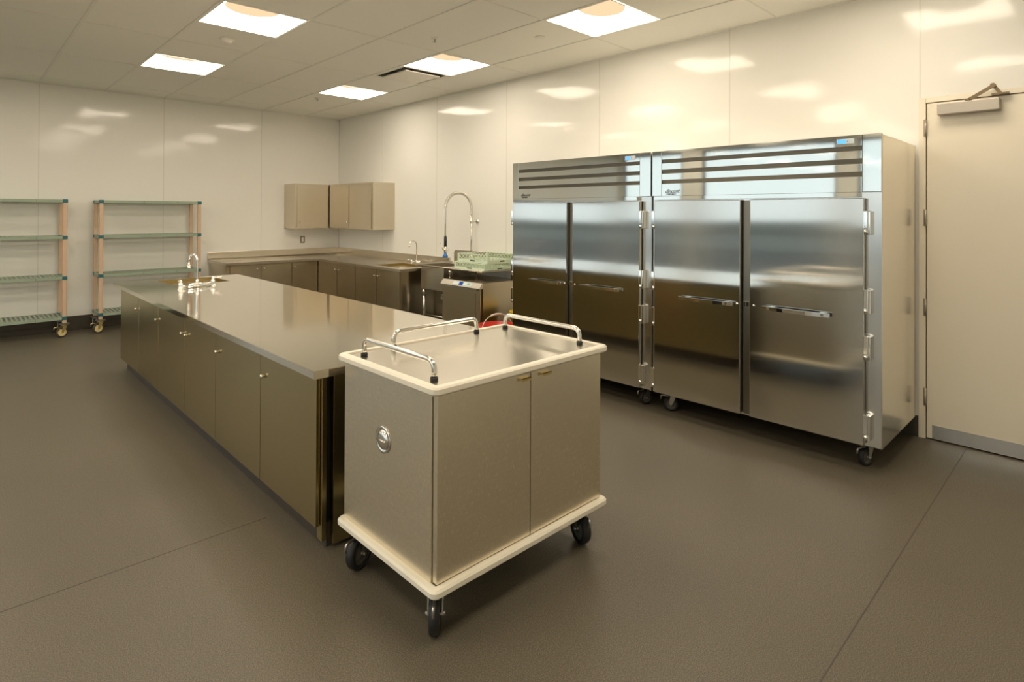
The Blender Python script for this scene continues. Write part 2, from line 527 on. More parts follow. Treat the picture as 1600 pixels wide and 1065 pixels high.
mb.box(vx - i1, vx + i1, vy - i1, vy + i1, ZC + .09, ZC + .1)
build(mb, 'throat', M_gasket, t)
build(MB().box(vx - .245, vx + .245, vy - .25, vy + .25, ZC - .022, ZC - .008, .003), 'plaque', M_white, t)
build(MB().cyl((vx, vy, ZC - .01), (vx, vy, ZC + .09), .02), 'stem', M_gasket, t)

t = thing('smoke_detector', (1.90, 5.93, ZC), 'small white round smoke detector on ceiling between two lights', 'smoke detector')
build(MB().lathe([(0, 0), (.065, 0), (.065, -.012), (0, -.012)], (1.9, 5.93, ZC)), 'base', M_white, t)
build(MB().lathe([(0, -.045), (.03, -.045), (.048, -.03), (.052, -.012)], (1.9, 5.93, ZC)), 'sensor_cap', M_white, t)
for (x, y, lb) in [(3.32, 4.51, 'tiny pendent sprinkler head in ceiling nearer the middle of the room'), (3.84, 8.08, 'tiny pendent sprinkler head beyond the farthest ceiling light')]:
    t = thing('fire_sprinkler', (x, y, ZC), lb, 'sprinkler', 'ceiling sprinkler heads')
    build(MB().lathe([(0, 0), (.035, 0), (.035, -.004), (0, -.006)], (x, y, ZC)), 'escutcheon', M_white, t)
    build(MB().cyl((x, y, ZC - .004), (x, y, ZC - .035), .008, seg=10).lathe([(0, 0), (.018, 0), (.018, -.003), (0, -.003)], (x, y, ZC - .035)), 'deflector', M_zinc, t)
single(MB().lathe([(0, 0), (.05, 0), (.05, -.005), (.045, -.008), (0, -.008)], (4.0, 3.77, ZC)), 'sprinkler_cover', M_grid, (4.0, 3.77, ZC), 'flat round sprinkler cover plate on ceiling near the right light', 'sprinkler')

# ================================================================ CASTER
def caster(parent, x, y, ztop, R, wid, head, m_tyre=M_black, m_core=M_black, m_fork=M_zinc, brake=True, off=.03, part='caster'):
    """swivel caster: fork is the part, wheel/hub/brake its sub-parts. head: heading angle of the wheel plane"""
    u = Vector((math.cos(head), math.sin(head), 0)); n = Vector((-math.sin(head), math.cos(head), 0))
    c = Vector((x, y, R)) + u * off
    f = MB()
    f.box(x - .04, x + .04, y - .035, y + .035, ztop - .008, ztop - .0005, .002)
    f.lathe([(0, 0), (.03, 0), (.034, -.012), (.02, -.02), (0, -.02)], (x, y, ztop - .006), seg=20)
    for s in (-1, 1):
        a = Vector((x, y, ztop - .022)) + n * s * (wid / 2 + .008)
        b = c + n * s * (wid / 2 + .008)
        t2 = n * s * .003
        w2 = u * .018
        vs = [a - w2 * 1.3 - t2, a + w2 * 1.3 - t2, b + w2 * .7 - t2, b - w2 * .7 - t2]
        vs2 = [v + t2 * 2 for v in vs]
        A = [f.bm.verts.new(v) for v in vs]; B = [f.bm.verts.new(v) for v in vs2]
        f.bm.faces.new(A); f.bm.faces.new(B[::-1])
        for k in range(4): f.bm.faces.new((A[k], A[(k + 1) % 4], B[(k + 1) % 4], B[k]))
    hb = Vector((x, y, ztop - .024))
    f.tube([hb - n * (wid / 2 + .011), hb + n * (wid / 2 + .011)], .012, 10)
    f.tube([c - n * (wid / 2 + .018), c + n * (wid / 2 + .018)], .008, 10)
    fo = build(f, part, m_fork, parent)
    w_ = MB().lathe([(R * .72, -wid / 2), (R * .93, -wid / 2), (R, -wid * .3), (R, wid * .3), (R * .93, wid / 2), (R * .72, wid / 2), (R * .72, -wid / 2)], c, n, 28)
    build(w_, 'tyre', m_tyre, fo)
    build(MB().lathe([(0, -wid * .42), (R * .22, -wid * .42), (R * .3, -wid * .25), (R * .62, -wid * .25), (R * .73, -wid * .42), (R * .73, wid * .42), (R * .62, wid * .25), (R * .3, wid * .25), (R * .22, wid * .42), (0, wid * .42)], c, n, 28), 'wheel_core', m_core, fo)
    if brake:
        p = c + Vector((0, 0, R * .85)) + u * (R * .55)
        b = MB().tube(rounded([p - u * .03 + Vector((0, 0, .01)), p + u * .045 + Vector((0, 0, .012)), p + u * .05 - Vector((0, 0, .02))], .01), .006, 8)
        build(b, 'brake_lever', m_fork, fo)
    return fo

# ================================================================ ISLAND
IX0, IX1, IY0, IY1, IZ = 1.19, 2.40, 2.52, 7.07, .876
BX0, BX1 = 1.24, 2.35
def base_unit(y0, y1, doors, label, end=False):
    t = thing('base_cabinet', ((BX0 + BX1) / 2, (y0 + y1) / 2, 0), label, 'base cabinet', 'island base cabinets')
    b = MB()
    bx = BX0 + .022
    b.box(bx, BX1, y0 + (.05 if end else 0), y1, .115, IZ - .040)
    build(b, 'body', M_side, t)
    build(MB().box(BX0 + .06, BX1 - .06, y0 + (.03 if end else 0), y1, 0, .114), 'toe_kick', M_coved, t)
    for (a, c_, ky) in doors:
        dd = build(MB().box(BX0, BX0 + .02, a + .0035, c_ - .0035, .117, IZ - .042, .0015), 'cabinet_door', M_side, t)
        k = MB().lathe([(0, .022), (.009, .02), (.0125, .014), (.011, .008), (.006, .004), (.006, -.001)], (BX0, ky, .70), (-1, 0, 0), 16)
        build(k, 'knob', M_chrome, dd)
    if end:
        build(MB().box(bx, 1.285, y0, y0 + .05, .05, IZ - .040, .001), 'end_post', M_side, t)
        build(MB().box(1.318, 1.42, y0 - .004, y0 + .03, .02, IZ - .040, .001), 'end_panel', M_side, t)
        build(MB().box(1.285, 1.318, y0 + .035, y0 + .05, .05, IZ - .04), 'gap_shade', M_dark, t)  # black strip stands for the shade inside the gap
        build(MB().box(1.421, BX1, y0 + .03, y0 + .049, .05, IZ - .04), 'recess_shade', M_dark, t)  # black sheet paints the shade of the open recess
    return t
base_unit(2.585, 4.05, [(2.60, 3.29, 3.24), (3.29, 4.05, 4.0)], 'steel island cabinet nearest the viewer, beside the rolling cart', True)
base_unit(4.052, 5.50, [(4.05, 4.74, 4.69), (4.74, 5.50, 4.79)], 'middle steel island cabinet with two knobs side by side')
base_unit(5.502, 6.98, [(5.50, 6.20, 5.53), (6.20, 6.98, 6.27)], 'far steel island cabinet under the sink end of the worktop')

t = thing('island_worktop', ((IX0 + IX1) / 2, (IY0 + IY1) / 2, IZ - .038), 'long brushed steel worktop covering the island, sink at far end', 'worktop')
SX0, SX1, SY0, SY1 = 1.56, 2.10, 6.42, 6.95
b = MB()
for a in [(IX0, IX1, IY0, SY0), (IX0, IX1, SY1, IY1), (IX0, SX0, SY0, SY1), (SX1, IX1, SY0, SY1)]:
    pass
# one deck with an opening
xs = [IX0, SX0, SX1, IX1]; ysq = [IY0, SY0, SY1, IY1]
vt = [[b.bm.verts.new((x, y, IZ)) for y in ysq] for x in xs]
for i in range(3):
    for j in range(3):
        if (i, j) != (1, 1): b.bm.faces.new((vt[i][j], vt[i + 1][j], vt[i + 1][j + 1], vt[i][j + 1]))
r = bmesh.ops.extrude_face_region(b.bm, geom=b.bm.faces[:])
bmesh.ops.translate(b.bm, verts=[g for g in r['geom'] if isinstance(g, bmesh.types.BMVert)], vec=(0, 0, -.038))
bmesh.ops.recalc_face_normals(b.bm, faces=b.bm.faces[:])
es = [e for e in b.bm.edges if len(e.link_faces) == 2 and e.calc_face_angle() > 1]
bmesh.ops.bevel(b.bm, geom=es, offset=.0025, segments=2, affect='EDGES')
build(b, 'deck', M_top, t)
def basin(x0, x1, y0, y1, zt, depth, m, parent, name='sink_basin', th=.004):
    b = MB(); z = zt - depth
    b.box(x0 - th, x0, y0 - th, y1 + th, z, zt - .001); b.box(x1, x1 + th, y0 - th, y1 + th, z, zt - .001)
    b.box(x0, x1, y0 - th, y0, z, zt - .001); b.box(x0, x1, y1, y1 + th, z, zt - .001)
    b.box(x0 - th, x1 + th, y0 - th, y1 + th, z - th, z)
    o = build(b, name, m, parent)
    cx, cy = (x0 + x1) / 2, (y0 + y1) / 2
    build(MB().lathe([(.05, .001), (.048, .005), (.03, .003), (0, .002)], (cx, cy, z)), 'drain', M_chrome, o)
    return o
basin(SX0 + .005, SX1 - .005, SY0 + .005, SY1 - .005, IZ - .039, .015, M_side, t) if False else None
b = MB()
# welded basin hangs inside the far cabinet: shallow so that it clears the cabinet top
basin(SX0 + .005, SX1 - .005, SY0 + .005, SY1 - .005, IZ - .001, .032, M_side, t)

# island faucet: deck-mounted, two lever handles, gooseneck
def faucet(x, y, z, span, ax, label, neck_h, neck_r, fwd, goose=True, name='faucet', rr=.011):
    t = thing(name, (x, y, z), label, 'faucet')
    ax = Vector(ax).normalized(); fwd = Vector(fwd).normalized(); o = Vector((x, y, z))
    b = MB()
    b.tube([o - ax * span / 2 + Vector((0, 0, .022)), o + ax * span / 2 + Vector((0, 0, .022))], .020, 16)
    for s in (-1, 1):
        p = o + ax * s * span / 2
        b.cyl(p + Vector((0, 0, .0008)), p + Vector((0, 0, .008)), .030); b.cyl(p + Vector((0, 0, .008)), p + Vector((0, 0, .055)), .019)
    build(b, 'faucet_body', M_chrome, t)
    for s in (-1, 1):
        p = o + ax * s * span / 2
        h = MB().cyl(p + Vector((0, 0, .055)), p + Vector((0, 0, .078)), .016, .012)
        h.tube([p + Vector((0, 0, .074)), p + ax * s * .03 + fwd * -.03 + Vector((0, 0, .078)), p + ax * s * .06 - fwd * .055 + Vector((0, 0, .082))], [.008, .007, .009], 10)
        h.lathe([(.010, 0), (.010, .006), (0, .011)], p + Vector((0, 0, .078)), seg=14)
        build(h, 'handle', M_chrome, t)
    top = o + Vector((0, 0, neck_h))
    pts = [o + Vector((0, 0, .03)), o + Vector((0, 0, .06)), top] + arc(top + fwd * neck_r, neck_r, PI, 0.0, fwd, (0, 0, 1), 14)[1:]
    pts.append(pts[-1] - Vector((0, 0, .05)))
    g = MB().tube(pts, rr, 14)
    g.cyl(o + Vector((0, 0, .03)), o + Vector((0, 0, .075)), .018, .014); g.cyl(pts[-1] - Vector((0, 0, .022)), pts[-1] + Vector((0, 0, .004)), rr + .004)
    build(g, 'spout', M_chrome, t)
    return t
faucet(1.70, 6.10, IZ, .34, (.89, .35, 0), 'chrome gooseneck faucet with two lever handles on island worktop', .25, .06, (-.35, .89, 0))

# ================================================================ CART
t = thing('utility_cart', (1.795, 2.09, 0), 'rolling stainless steel cart with white bumpers at near end of island', 'cart')
cx0, cx1, cy0, cy1 = 1.27, 2.325, 1.715, 2.465
def ring(x0, x1, y0, y1, z0, z1, wd, bev, cr=.03):
    b = MB()
    def rr(x0, x1, y0, y1, r):
        out = []
        for (cx, cy, a) in [(x1 - r, y1 - r, 0), (x0 + r, y1 - r, PI / 2), (x0 + r, y0 + r, PI), (x1 - r, y0 + r, 1.5 * PI)]:
            for k in range(7): out.append((cx + r * math.cos(a + PI / 12 * k), cy + r * math.sin(a + PI / 12 * k)))
        return out
    # profile rings from the inside bottom round the outside to the inside top
    prof = [(wd, z0), (bev, z0), (0, z0 + bev), (0, z1 - bev), (bev, z1), (wd, z1)]
    rings = []
    for (d, z) in prof:
        rings.append([b.bm.verts.new((p[0], p[1], z)) for p in rr(x0 + d, x1 - d, y0 + d, y1 - d, max(cr - d, .002))])
    n = len(rings[0])
    for A, B in zip(rings, rings[1:] + rings[:1]):
        for k in range(n):
            f = b.bm.faces.new((A[k], A[(k + 1) % n], B[(k + 1) % n], B[k]))
    return b
build(ring(cx0, cx1, cy0, cy1, .925, .957, .034, .007), 'top_bumper', M_vinyl, t)['label'] = 'white vinyl edge bumper round the top'
build(ring(cx0, cx1, cy0, cy1, .178, .212, .034, .008), 'bottom_bumper', M_vinyl, t)['label'] = 'white vinyl edge bumper round the base'
build(MB().box(cx0 + .034, cx1 - .034, cy0 + .034, cy1 - .034, .930, .951, .001), 'top_deck', M_cart_top, t)
build(MB().box(cx0 + .034, cx1 - .034, cy0 + .034, cy1 - .034, .180, .2105), 'base_plate', M_cart, t)
b = MB(); b.box(1.30, 2.295, 1.775, 2.44, .211, .924, .001)
build(b, 'body', M_cart, t)
for (x0, x1, hx0) in [(1.306, 1.802, 1.735), (1.807, 2.294, 1.865)]:
    dd = build(MB().box(x0, x1, 1.745, 1.772, .216, .915, .0015), 'cart_door', M_cart, t)
    h = MB(); h.box(hx0, hx0 + .055, 1.728, 1.745, .898, .901); h.box(hx0, hx0 + .055, 1.728, 1.731, .888, .901)
    build(h, 'pull_tab', M_brass, dd)
b = MB().lathe([(.056, .001), (.056, .003), (.047, .005), (.044, .001), (.040, .0005), (0, .0008)], (1.30, 2.11, .655), (-1, 0, 0), 36)
lt = build(b, 'recessed_latch', M_satin, t)
b = MB()
for k, s in ((0, 1), (1, -1)):
    b.lathe([(.041, .001), (.036, .008), (.02, .012), (0, .013)], (1.30, 2.11, .655), (-1, 0, 0), 36) if k == 0 else None
b.tube([(1.287, 2.075, .655), (1.287, 2.145, .655)], .004, 8)
build(b, 'latch_button', M_satin, lt)
def rail(p0, p1):
    p0, p1 = Vector(p0), Vector(p1); hgt = Vector((0, 0, .075))
    b = MB().tube(rounded([p0, p0 + hgt, p1 + hgt, p1], .042, 8), .0115, 14)
    r_ = build(b, 'top_rail', M_satin, t)
    for p in (p0, p1): build(MB().cyl(p, p + Vector((0, 0, .011)), .0155, seg=18), 'rail_foot', M_black, r_)
zt = .9515
rail((1.352, 2.36, zt), (1.352, 1.83, zt)); rail((1.535, 2.405, zt), (2.06, 2.405, zt)); rail((2.255, 2.385, zt), (2.255, 1.845, zt))
caster(t, 1.36, 1.82, .179, .072, .040, math.radians(228), m_tyre=M_black, m_core=M_gasket)
caster(t, 2.225, 1.83, .179, .072, .040, math.radians(250), m_core=M_gasket)
caster(t, 1.36, 2.37, .179, .072, .040, math.radians(200), m_core=M_gasket)
caster(t, 2.225, 2.37, .179, .072, .040, math.radians(60), m_core=M_gasket)

# ================================================================ REFRIGERATORS
def text_mesh(body, size, name, parent, m, o, shear=0, ext=.0006, sy=1):
    """flat lettering lying in a plane x = const, read from -x; y decreases to the reader's right"""
    cu = bpy.data.curves.new(name, 'FONT'); cu.body = body; cu.size = size; cu.shear = shear; cu.extrude = ext
    tmp = bpy.data.objects.new(name, cu); C.objects.link(tmp)
    dg = bpy.context.evaluated_depsgraph_get()
    me = bpy.data.meshes.new_from_object(tmp.evaluated_get(dg))
    C.objects.unlink(tmp); bpy.data.objects.remove(tmp)
    off = OFF.get(parent.name, Vector())
    o = Vector(o) - off
    for v in me.vertices:
        x, y, z = v.co
        v.co = (o.x - z - ext, o.y - x * sy, o.z + y)
    me.materials.clear(); me.materials.append(m)
    ob = bpy.data.objects.new(name, me); C.objects.link(ob); ob.parent = parent
    OFF[ob.name] = off
    return ob

def fridge(y0):
    y1 = y0 + 1.622
    t = thing('refrigerator', (4.56, (y0 + y1) / 2, 0), 'nearer tall two-door steel refrigerator, beside the cream door', 'refrigerator', 'tall steel refrigerators')
    XF, XD, XH = 4.13, 4.075, 4.108
    b = MB(); b.box(XF, 5.0, y0, y1, .154, 2.10, .002)
    build(b, 'body', M_fside, t)
    b = MB(); b.box(XF - .006, XF - .0005, y0 + .002, y1 - .002, .158, 1.742, .001)
    build(b, 'face_frame', M_frame, t)
    # header
    hh = build(MB().box(XF - .0055, XF - .0005, y0 + .001, y1 - .001, 1.743, 2.105), 'header', M_slot, t)
    for (a, c_) in [(y0, y0 + .105), (y1 - .085, y1)]:
        build(MB().box(XH, XF - .006, a, c_, 1.743, 2.105, .002), 'end_cap', M_head, hh)
    ya, yb_ = y0 + .107, y1 - .087
    for (z0, z1) in [(2.036, 2.105), (1.955, 2.004), (1.872, 1.921), (1.744, 1.840)]:
        # louvre: flat face with a rolled lower lip
        pr_ = [(XH + .002, z0), (XH + .002, z1), (XF - .006, z1), (XF - .006, z1 - .004), (XH + .006, z1 - .004), (XH + .006, z0)]
        build(MB().prism([(p[0], p[1]) for p in pr_], ya, yb_, 'y'), 'louvre', M_head, hh)
    b = MB()
    for (z0, z1) in [(2.003, 2.037), (1.920, 1.956), (1.839, 1.873)]:
        b.prism([(XF - .0056, z0), (XF - .0056, z1), (XH + .008, z1), (XF - .008, z0)], ya, yb_, 'y')
    build(b, 'air_slot', M_slot, hh)
    b = MB().box(XH - .002, XH + .002, y0 + .15, y0 + .252, 2.052, 2.085, .001)
    dp = build(b, 'control_display', M_display, hh)
    build(MB().box(XH - .003, XH - .0018, y0 + .198, y0 + .246, 2.056, 2.081), 'screen', M_led, dp)
    for k in range(3): build(MB().cyl((XH - .003, y0 + .188 - .012 * k, 2.068), (XH - .0018, y0 + .188 - .012 * k, 2.068), .003, seg=10), 'button', M_screen, dp) if k < 1 else None
    lg = text_mesh('dincent', .042, 'logo', hh, M_ink, (XH + .0015, y1 - .118, 1.768), shear=.45)
    text_mesh('COMP-DIRECT', .017, 'logo_line', lg, M_ink, (XH + .0015, y1 - .128, 1.751), sy=.8)
    # rail below header
    b = MB().box(XD + .012, XF - .0065, y0 + .12, y1 - .03, 1.712, 1.742, .001)
    build(b, 'top_rail', M_head, t)
    for (a, c_, side) in [(y0 + .087, y0 + .803, -1), (y0 + .872, y0 + 1.582, 1)]:
        dd = build(MB().box(XD, XF - .018, a, c_, .168, 1.705, .004), 'refrigerator_door', M_door, t)
        build(MB().box(XF - .0175, XF - .0065, a + .012, c_ - .012, .18, 1.69), 'gasket', M_gasket, dd)
        # handle
        if side < 0: h0, h1 = c_ - .10, c_ - .53
        else: h0, h1 = a + .045, a + .475
        n = 12; hb = MB(); pts = []
        for k in range(n + 1):
            f = k / n; bow = .034 + .016 * math.sin(PI * f)
            pts.append((XD - bow, h0 + (h1 - h0) * f))
        inner = [(p[0] + .009, p[1]) for p in pts[::-1]]
        if (h1 - h0) < 0: pass
        hb.prism(pts + inner, .940, .966, 'z')
        for f in (.12, .88):
            yy = h0 + (h1 - h0) * f
            hb.box(XD - .040, XD + .001, yy - .018, yy + .018, .944, .962)
        build(hb, 'handle', M_chrome, dd)
        # screw caps by handle + latch block
        e = c_ - .03 if side < 0 else a + .022
        build(MB().lathe([(.009, 0), (.008, .004), (0, .006)], (XD, e, .955), (-1, 0, 0), 14), 'lock_cap', M_chrome, dd)
        # hinges
        hy0, hy1 = (a - .022, a + .004) if side < 0 else (c_ - .004, c_ + .022)
        for (z0, z1) in [(1.478, 1.626), (.984, 1.136), (.698, .849), (.201, .36)]:
            hb = MB().box(XD - .004, XF - .02, hy0, hy1, z0 + .035, z1, .004)
            hb.box(XD + .006, XF - .0065, hy0 - (.012 if side < 0 else 0), hy1 + (0 if side < 0 else .012), z0, z1 - .004, .003)
            hb.cyl((XD + .008, (hy0 + hy1) / 2, z0 + .002), (XD + .008, (hy0 + hy1) / 2, z0 + .033), .011, seg=14)
            build(hb, 'hinge', M_chrome, dd)
    b = MB()
    b.box(XD + .016, XF - .0065, y0 + .818, y0 + .835, .94, .975, .002); b.box(XD + .016, XF - .0065, y0 + .84, y0 + .857, .94, .975, .002)
    build(b, 'latch_block', M_chrome, t)
    build(MB().box(XF - .02, XF - .0065, y0 + .812, y0 + .864, .17, 1.70, .003), 'mullion', M_slot, t)
    for (x, y, hd_) in [(4.235, y0 + .105, 160), (4.235, y1 - .125, 120), (4.88, y0 + .12, 20), (4.88, y1 - .12, 45)]:
        caster(t, x, y, .1535, .058, .034, math.radians(hd_), m_core=M_gasket, off=.02)
    return t
f1 = fridge(.985)
copy_tree(f1, move=(0, 1.636, 0), label='farther tall two-door steel refrigerator, left one beside the dish table')

# ================================================================ RIGHT RUN + BACK RUN COUNTERS
CZ = .858
def knob(parent, x, y, z, n):
    build(MB().lathe([(0, .022), (.010, .02), (.0125, .014), (.010, .008), (.006, .004), (.006, -.001)], (x, y, z), n, 14), 'knob', M_chrome, parent)
def wall_base(x0, x1, y0, y1, front, doors, label):
    t = thing('base_cabinet', ((x0 + x1) / 2, (y0 + y1) / 2, 0), label, 'base cabinet', 'wall base cabinets')
    if front == 'x':
        build(MB().box(x0 + .02, x1, y0, y1, .10, CZ - .042), 'body', M_side2, t)
        build(MB().box(x0 + .08, x1, y0, y1, 0, .099), 'toe_kick', M_coved, t)
        for a, b_, k in doors:
            dd = build(MB().box(x0, x0 + .018, a + .005, b_ - .005, .11, CZ - .048, .0015), 'cabinet_door', M_side2, t)
            if k is not None: knob(dd, x0, k, .72, (-1, 0, 0))
    else:
        build(MB().box(x0, x1, y0 + .02, y1, .10, CZ - .042), 'body', M_side2, t)
        build(MB().box(x0, x1, y0 + .08, y1, 0, .099), 'toe_kick', M_coved, t)
        for a, b_, k in doors:
            dd = build(MB().box(a + .005, b_ - .005, y0, y0 + .018, .11, CZ - .048, .0015), 'cabinet_door', M_side2, t)
            if k is not None: knob(dd, k, y0, .745, (0, -1, 0))
    return t
wall_base(2.87, 3.84, 8.93, YB - .01, 'y', [(2.92, 3.365, 3.31), (3.365, 3.838, 3.415)], 'steel base cabinet with two doors at left end of back counter')
wall_base(3.842, 4.268, 8.93, YB - .01, 'y', [(3.842, 4.268, 3.885)], 'single-door steel base cabinet in the counter corner, back wall side')
wall_base(4.27, XR - .01, 7.73, 8.928, 'x', [(8.29, 8.925, 8.336), (7.74, 8.28, 8.223)], 'steel base cabinet on right wall next to the counter corner')
wall_base(4.27, XR - .01, 6.54, 7.728, 'x', [(7.14, 7.728, 7.179), (6.56, 7.13, 7.086)], 'steel base cabinet on right wall at the sink, beside the dish table')

t = thing('corner_worktop', (4.2, 8.9, CZ - .036), 'L-shaped steel counter with backsplash in the far corner', 'worktop')
KX0, KX1, KY0, KY1 = 4.34, 4.80, 6.62, 7.28
b = MB()
P = [(2.85, 8.87), (4.21, 8.87), (4.21, 6.45), (XR - .002, 6.45), (XR - .002, YB - .002), (2.85, YB - .002)]
# deck split into quads around the sink opening
xs = [2.85, 4.21, KX0, KX1, XR - .002]; yq = [6.45, KY0, KY1, 8.87, YB - .002]
vv = {}
def gv(i, j):
    if (i, j) not in vv: vv[(i, j)] = b.bm.verts.new((xs[i], yq[j], CZ))
    return vv[(i, j)]
for i in range(4):
    for j in range(4):
        if i == 0 and j < 3: continue
        if i == 2 and j == 1: continue
        b.bm.faces.new((gv(i, j), gv(i + 1, j), gv(i + 1, j + 1), gv(i, j + 1)))
r = bmesh.ops.extrude_face_region(b.bm, geom=b.bm.faces[:])
bmesh.ops.translate(b.bm, verts=[g for g in r['geom'] if isinstance(g, bmesh.types.BMVert)], vec=(0, 0, -.036))
bmesh.ops.recalc_face_normals(b.bm, faces=b.bm.faces[:])
es = [e for e in b.bm.edges if len(e.link_faces) == 2 and e.calc_face_angle() > 1]
bmesh.ops.bevel(b.bm, geom=es, offset=.004, segments=2, affect='EDGES')
build(b, 'deck', M_table, t)
b = MB()
b.box(2.85, XR - .002, YB - .024, YB - .002, CZ + .0005, .972, .003)
b.box(XR - .024, XR - .002, 6.45, YB - .025, CZ + .0005, .972, .003)
b.prism([(YB - .026, CZ + .0005), (YB - .05, CZ + .0005), (YB - .026, CZ + .02)], 2.85, XR - .05, 'x')
build(b, 'backsplash', M_table, t)
basin(KX0 + .004, KX1 - .004, KY0 + .004, KY1 - .004, CZ - .001, .032, M_side, t)
# small gooseneck at this sink
t = thing('faucet', (4.93, 7.12, CZ), 'slim steel gooseneck faucet at the counter sink by right wall', 'faucet')
o = Vector((4.93, 7.12, CZ))
fwd = Vector((-.80, -.1, 0)).normalized()
top = o + Vector((0, 0, .26))
pts = [o + Vector((0, 0, .001)), top] + arc(top + fwd * .07, .07, PI, .15, fwd, (0, 0, 1), 12)[1:]
build(MB().tube(pts, .009, 12).lathe([(0, 0), (.024, 0), (.022, .012), (.012, .03)], o + Vector((0, 0, .0008)), seg=20), 'spout', M_satin, t)
build(MB().cyl(pts[-1] + Vector((0, 0, .006)), pts[-1] - Vector((0, 0, .03)), .0115, seg=14), 'aerator', M_chrome, t)
h = MB()
for s in (-1, 1):
    p = o + Vector((-.02, s * .10, 0)); h.cyl(p + Vector((0, 0, .001)), p + Vector((0, 0, .045)), .014); h.tube([p + Vector((0, 0, .04)), p + Vector((-.07, 0, .05))], .006, 8)
h.tube([o + Vector((-.02, -.10, .018)), o + Vector((-.02, .10, .018))], .010, 10)
build(h, 'handle', M_chrome, t)

# wall cabinets
def wall_cab(x0, x1, y0, y1, front, doors, label):
    t = thing('wall_cabinet', ((x0 + x1) / 2, (y0 + y1) / 2, 1.33), label, 'wall cabinet', 'steel wall cabinets')
    z0, z1 = 1.33, 2.07
    if front == 'x':
        build(MB().box(x0 + .022, x1, y0, y1, z0, z1, .001), 'body', M_wallcab, t)
        for a, b_, k in doors:
            dd = build(MB().box(x0, x0 + .019, a + .006, b_ - .006, z0 + .02, z1 - .03, .0015), 'cabinet_door', M_wallcab, t)
            build(MB().lathe([(0, .018), (.009, .016), (.011, .01), (.005, .004), (.005, -.001)], (x0, k, z0 + .11), (-1, 0, 0), 12), 'knob', M_chrome, dd)
    else:
        build(MB().box(x0, x1, y0 + .022, y1, z0, z1, .001), 'body', M_wallcab, t)
        for a, b_, k in doors:
            dd = build(MB().box(a + .003, b_ - .003, y0, y0 + .019, z0 + .02, z1 - .03, .0015), 'cabinet_door', M_wallcab, t)
            build(MB().lathe([(0, .018), (.009, .016), (.011, .01), (.005, .004), (.005, -.001)], (k, y0, z0 + .11), (0, -1, 0), 12), 'knob', M_chrome, dd)
    return t
wall_cab(4.63, XR - .002, 7.885, 9.28, 'x', [(7.92, 8.595, 8.55), (8.60, 9.265, 8.645)], 'two-door steel wall cabinet on the right wall near the corner')
wall_cab(4.04, XR - .002, 9.29, YB - .002, 'y', [(4.075, 4.62, 4.115)], 'single-door steel wall cabinet on the back wall above the outlet')

# outlet
t = thing('wall_outlet', (4.36, YB, 1.07), 'small steel-framed outlet plate on back wall below wall cabinet', 'outlet')
build(MB().box(4.322, 4.402, YB - .006, YB - .0005, 1.07, 1.188, .002), 'cover_plate', M_slot, t)
build(MB().box(4.342, 4.382, YB - .009, YB - .0062, 1.09, 1.168, .001), 'socket', M_white, t)

# ================================================================ DISH TABLE
TZ = .925
TX0, TX1, TY0, TY1 = 4.45, XR - .002, 5.09, 6.428
t = thing('dish_table', ((TX0 + TX1) / 2, (TY0 + TY1) / 2, 0), 'steel dish table with deep sink bowl beside the farther refrigerator', 'dish table')
QX0, QX1, QY0, QY1 = 4.50, 4.90, 5.90, 6.39
b = MB()
xs = [TX0 + .02, QX0, QX1, TX1]; yq = [TY0 + .02, QY0, QY1, TY1]
vt = [[b.bm.verts.new((x, y, TZ - .012)) for y in yq] for x in xs]
for i in range(3):
    for j in range(3):
        if (i, j) != (1, 1): b.bm.faces.new((vt[i][j], vt[i + 1][j], vt[i + 1][j + 1], vt[i][j + 1]))
r = bmesh.ops.extrude_face_region(b.bm, geom=b.bm.faces[:])
bmesh.ops.translate(b.bm, verts=[g for g in r['geom'] if isinstance(g, bmesh.types.BMVert)], vec=(0, 0, -.012))
build(b, 'deck', M_table, t)
b = MB()
b.tube([(TX1, TY1 - .002, TZ - .014), (TX0, TY1 - .002, TZ - .014), (TX0, TY0, TZ - .014), (TX1, TY0, TZ - .014)], .018, 12)
build(b, 'rolled_rim', M_table, t)
b = MB(); b.prism([(TY0, TZ - .02), (6.35, TZ - .02), (6.35, 1.06), (6.32, 1.09), (TY0, 1.09)], XR - .020, XR - .002, 'x')
build(b, 'backsplash', M_table, t)
bs = basin(QX0 + .003, QX1 - .003, QY0 + .003, QY1 - .003, TZ - .012, .31, M_table, t)
for k, (x, y) in enumerate([(4.53, 6.36), (4.97, 6.36), (4.53, 5.80), (4.97, 5.80), (4.99, 5.14)]):
    zt_ = TZ - .0245 if not (QX0 < x < QX1 and QY0 < y < QY1) else TZ - .33
    b = MB().cyl((x, y, .03), (x, y, zt_), .020, seg=14); b.cyl((x, y, 0.0005), (x, y, .03), .013, .018, seg=12)
    b.cyl((x, y, zt_ - .09), (x, y, zt_ - .001), .028, seg=14)
    build(b, 'leg', M_satin, t)
b = MB().tube([(4.53, 6.36, .26), (4.53, 5.80, .26)], .013, 10); b.tube([(4.97, 6.36, .26), (4.97, 5.80, .26)], .013, 10); b.tube([(4.53, 5.80, .26), (4.97, 5.80, .26)], .013, 10)
build(b, 'cross_brace', M_satin, t)
b = MB().cyl((4.70, 6.18, .40), (4.70, 6.18, .593), .022, seg=14); b.tube([(4.70, 6.18, .55), (4.56, 6.05, .50)], .006, 8); b.tube([(4.56, 6.05, .50), (4.53, 6.0, .50)], .011, 8)
build(b, 'drain_valve', M_satin, t)

